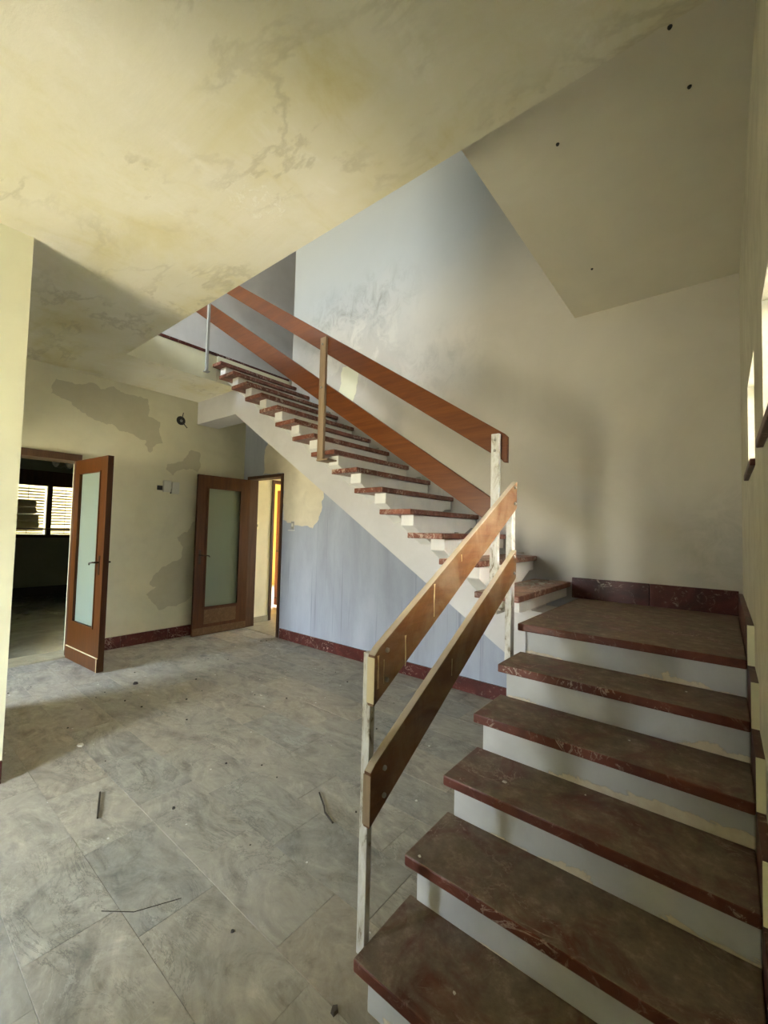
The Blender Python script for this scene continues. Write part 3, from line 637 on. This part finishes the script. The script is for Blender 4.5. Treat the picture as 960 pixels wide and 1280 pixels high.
build('post_bracket',MB().box(-.247,-.193,1.52,1.64,1.02,1.045),M_POST,ru,loc=(-.22,1.53,1.02),bev=.002)
build('post',MB().box(-3.885,-3.855,1.445,1.475,3.38,4.50),M_GREYPOST,ru,loc=(-3.87,1.46,3.4),bev=.003,label='grey post at the top of the flight')
build('post_foot',MB().box(-3.90,-3.84,1.43,1.49,3.375,3.388),M_GREYPOST,ru,loc=(-3.87,1.46,3.4),bev=.002)
t1=lambda x:2.186-.6600*(x+.169); t0=lambda x:2.004-.6620*(x+.169)
board(ru,[(-.150,1.995),(-.172,1.998),(-.19,t0(-.19)),(-4.6,t0(-4.6)),(-4.6,t1(-4.6)),(-.172,t1(-.172)),(-.150,2.165)],1,1.5455,1.575,M_RAILUP,[],1.5455,(-2.2,1.56,3.2))
t1=lambda x:1.765-.6735*(x+.25); t0=lambda x:1.592-.6585*(x+.25)
board(ru,[(-.195,t0(-.195)),(-4.6,t0(-4.6)),(-4.6,t1(-4.6)),(-.195,t1(-.195))],1,1.5455,1.575,M_RAILUP,[],1.5455,(-2.2,1.56,3.0))
for (u,z) in ((-.22,2.145),(-.22,2.075),(-.22,1.70),(-1.90,3.22),(-1.90,2.82)):
    build('bolt',MB().tube([(u,1.516,z),(u,1.506,z),(u,1.502,z)],[.010,.010,.006],10),M_METAL,ru,loc=(u,1.51,z))

# ------------------------------------------------------------------ small things on the cream wall
s=empty('switch_box',(XA,1.57,1.96),'pair of grey-white square switch covers with an open black socket on the cream wall','switch box')
build('cover',MB().box(XA,XA+.035,1.475,1.575,1.98,2.135),M_PLASTIC,s,bev=.006)
build('cover',MB().box(XA,XA+.028,1.59,1.69,1.965,2.125),M_PLASTIC,s,bev=.006)
build('socket_hole',MB().box(XA,XA+.012,1.405,1.47,2.0,2.06),M_BLACK,s); build('socket_hole',MB().box(XA,XA+.010,1.5755,1.5895,1.965,2.03),M_BLACK,s)
s=empty('junction_hole',(XA,1.68,2.99),'round black wiring hole with loose wires high on the cream wall','wiring hole')
build('rim',MB().tube([(XA,1.68,2.99),(XA+.006,1.68,2.99)],[.062,.055],18),M_BLACK,s)
build('wire',MB().tube([(XA+.006,1.68,3.0),(XA+.03,1.685,3.04),(XA+.02,1.70,3.10)],.006,6),M_BLACK,s)
build('wire',MB().tube([(XA+.006,1.69,2.98),(XA+.035,1.72,2.93),(XA+.02,1.76,2.90)],.006,6),M_BLACK,s)
build('terminal',MB().tube([(XA+.004,1.68,2.985),(XA+.02,1.68,2.985)],.018,8),M_METAL,s)

# ------------------------------------------------------------------ debris on the floor
M_TWIG,nt,b=mat('dark_twig'); setc(nt,b,(.045,.035,.022),.9)
M_PEB,nt,b=mat('dark_crumb'); setc(nt,b,(.05,.04,.03),.9)
M_FLAKE,nt,b=mat('pale_plaster_flake'); setc(nt,b,(.66,.64,.57),.9)
def twig(pts,r,label): 
    o=build('twig',MB().tube(pts,r,6),M_TWIG,loc=pts[0]); tag(o,label,'twig')
twig([(-1.848,-.121,.007),(-1.73,-.165,.006),(-1.618,-.204,.006)],.005,'straight dark twig lying on the tiles in the middle of the floor')
twig([(-.909,.696,.006),(-.80,.63,.008),(-.76,.60,.006),(-.668,.569,.006)],.0045,'thin crooked twig on the floor near the lower railing post')
twig([(-1.0,-.38,.004),(-.90,-.30,.004),(-.82,-.15,.004)],.0014,'hair-thin curved twig on the front tiles left of the staircase')
def scatter(n_,m,smin,smax,label,group,name,xr,yr,flat):
    for i in range(n_):
        x=random.uniform(*xr); y=random.uniform(*yr)
        q=chip(name,x,y,0,random.uniform(smin,smax),None,flat=flat); o=build(name,q,m,loc=(x,y,0)); tag(o,label,'debris',group)
scatter(46,M_PEB,.005,.013,'tiny dark crumb lying loose on the dusty floor tiles','dark crumbs on the floor','crumb',(-4.2,-.1),(-.5,2.5),.7)
scatter(40,M_FLAKE,.004,.012,'tiny pale plaster flake lying loose on the dusty floor tiles','pale flakes on the floor','plaster_flake',(-4.0,-.1),(-.5,2.55),.3)
o=build('plaster_flake',chip('',-2.55,-.02,0,.035,None,flat=.25),M_FLAKE,loc=(-2.55,-.02,0)); tag(o,'largest white plaster flake on the floor near the partition corner','debris')
o=build('stone',chip('',-3.49,.69,0,.03,None,flat=.6),M_PEB,loc=(-3.49,.69,0)); tag(o,'dark chip of rubble on the floor in front of the open left door','debris')
o=build('stone',chip('',-.045,-.03,0,.018,None,flat=.8),M_PEB,loc=(-.045,-.03,0)); tag(o,'dark pebble on the floor just left of the lowest step','debris')
for (x,y,k,s_) in ((.22,.67,3,.012),(.05,.30,2,.008),(.5,.8,3,.006),(.62,1.02,4,.007),(.8,1.3,5,.007),(.3,.12,1,.008)):
    o=build('plaster_flake',chip('',x,y,k*RI,s_,None,flat=.3),M_FLAKE,loc=(x,y,k*RI)); tag(o,'pale plaster flake on the %s step of the lower flight%s'%({1:'first',2:'second',3:'third',4:'fourth',5:'fifth'}[k],', near its right half' if x==.5 else ''),'debris')
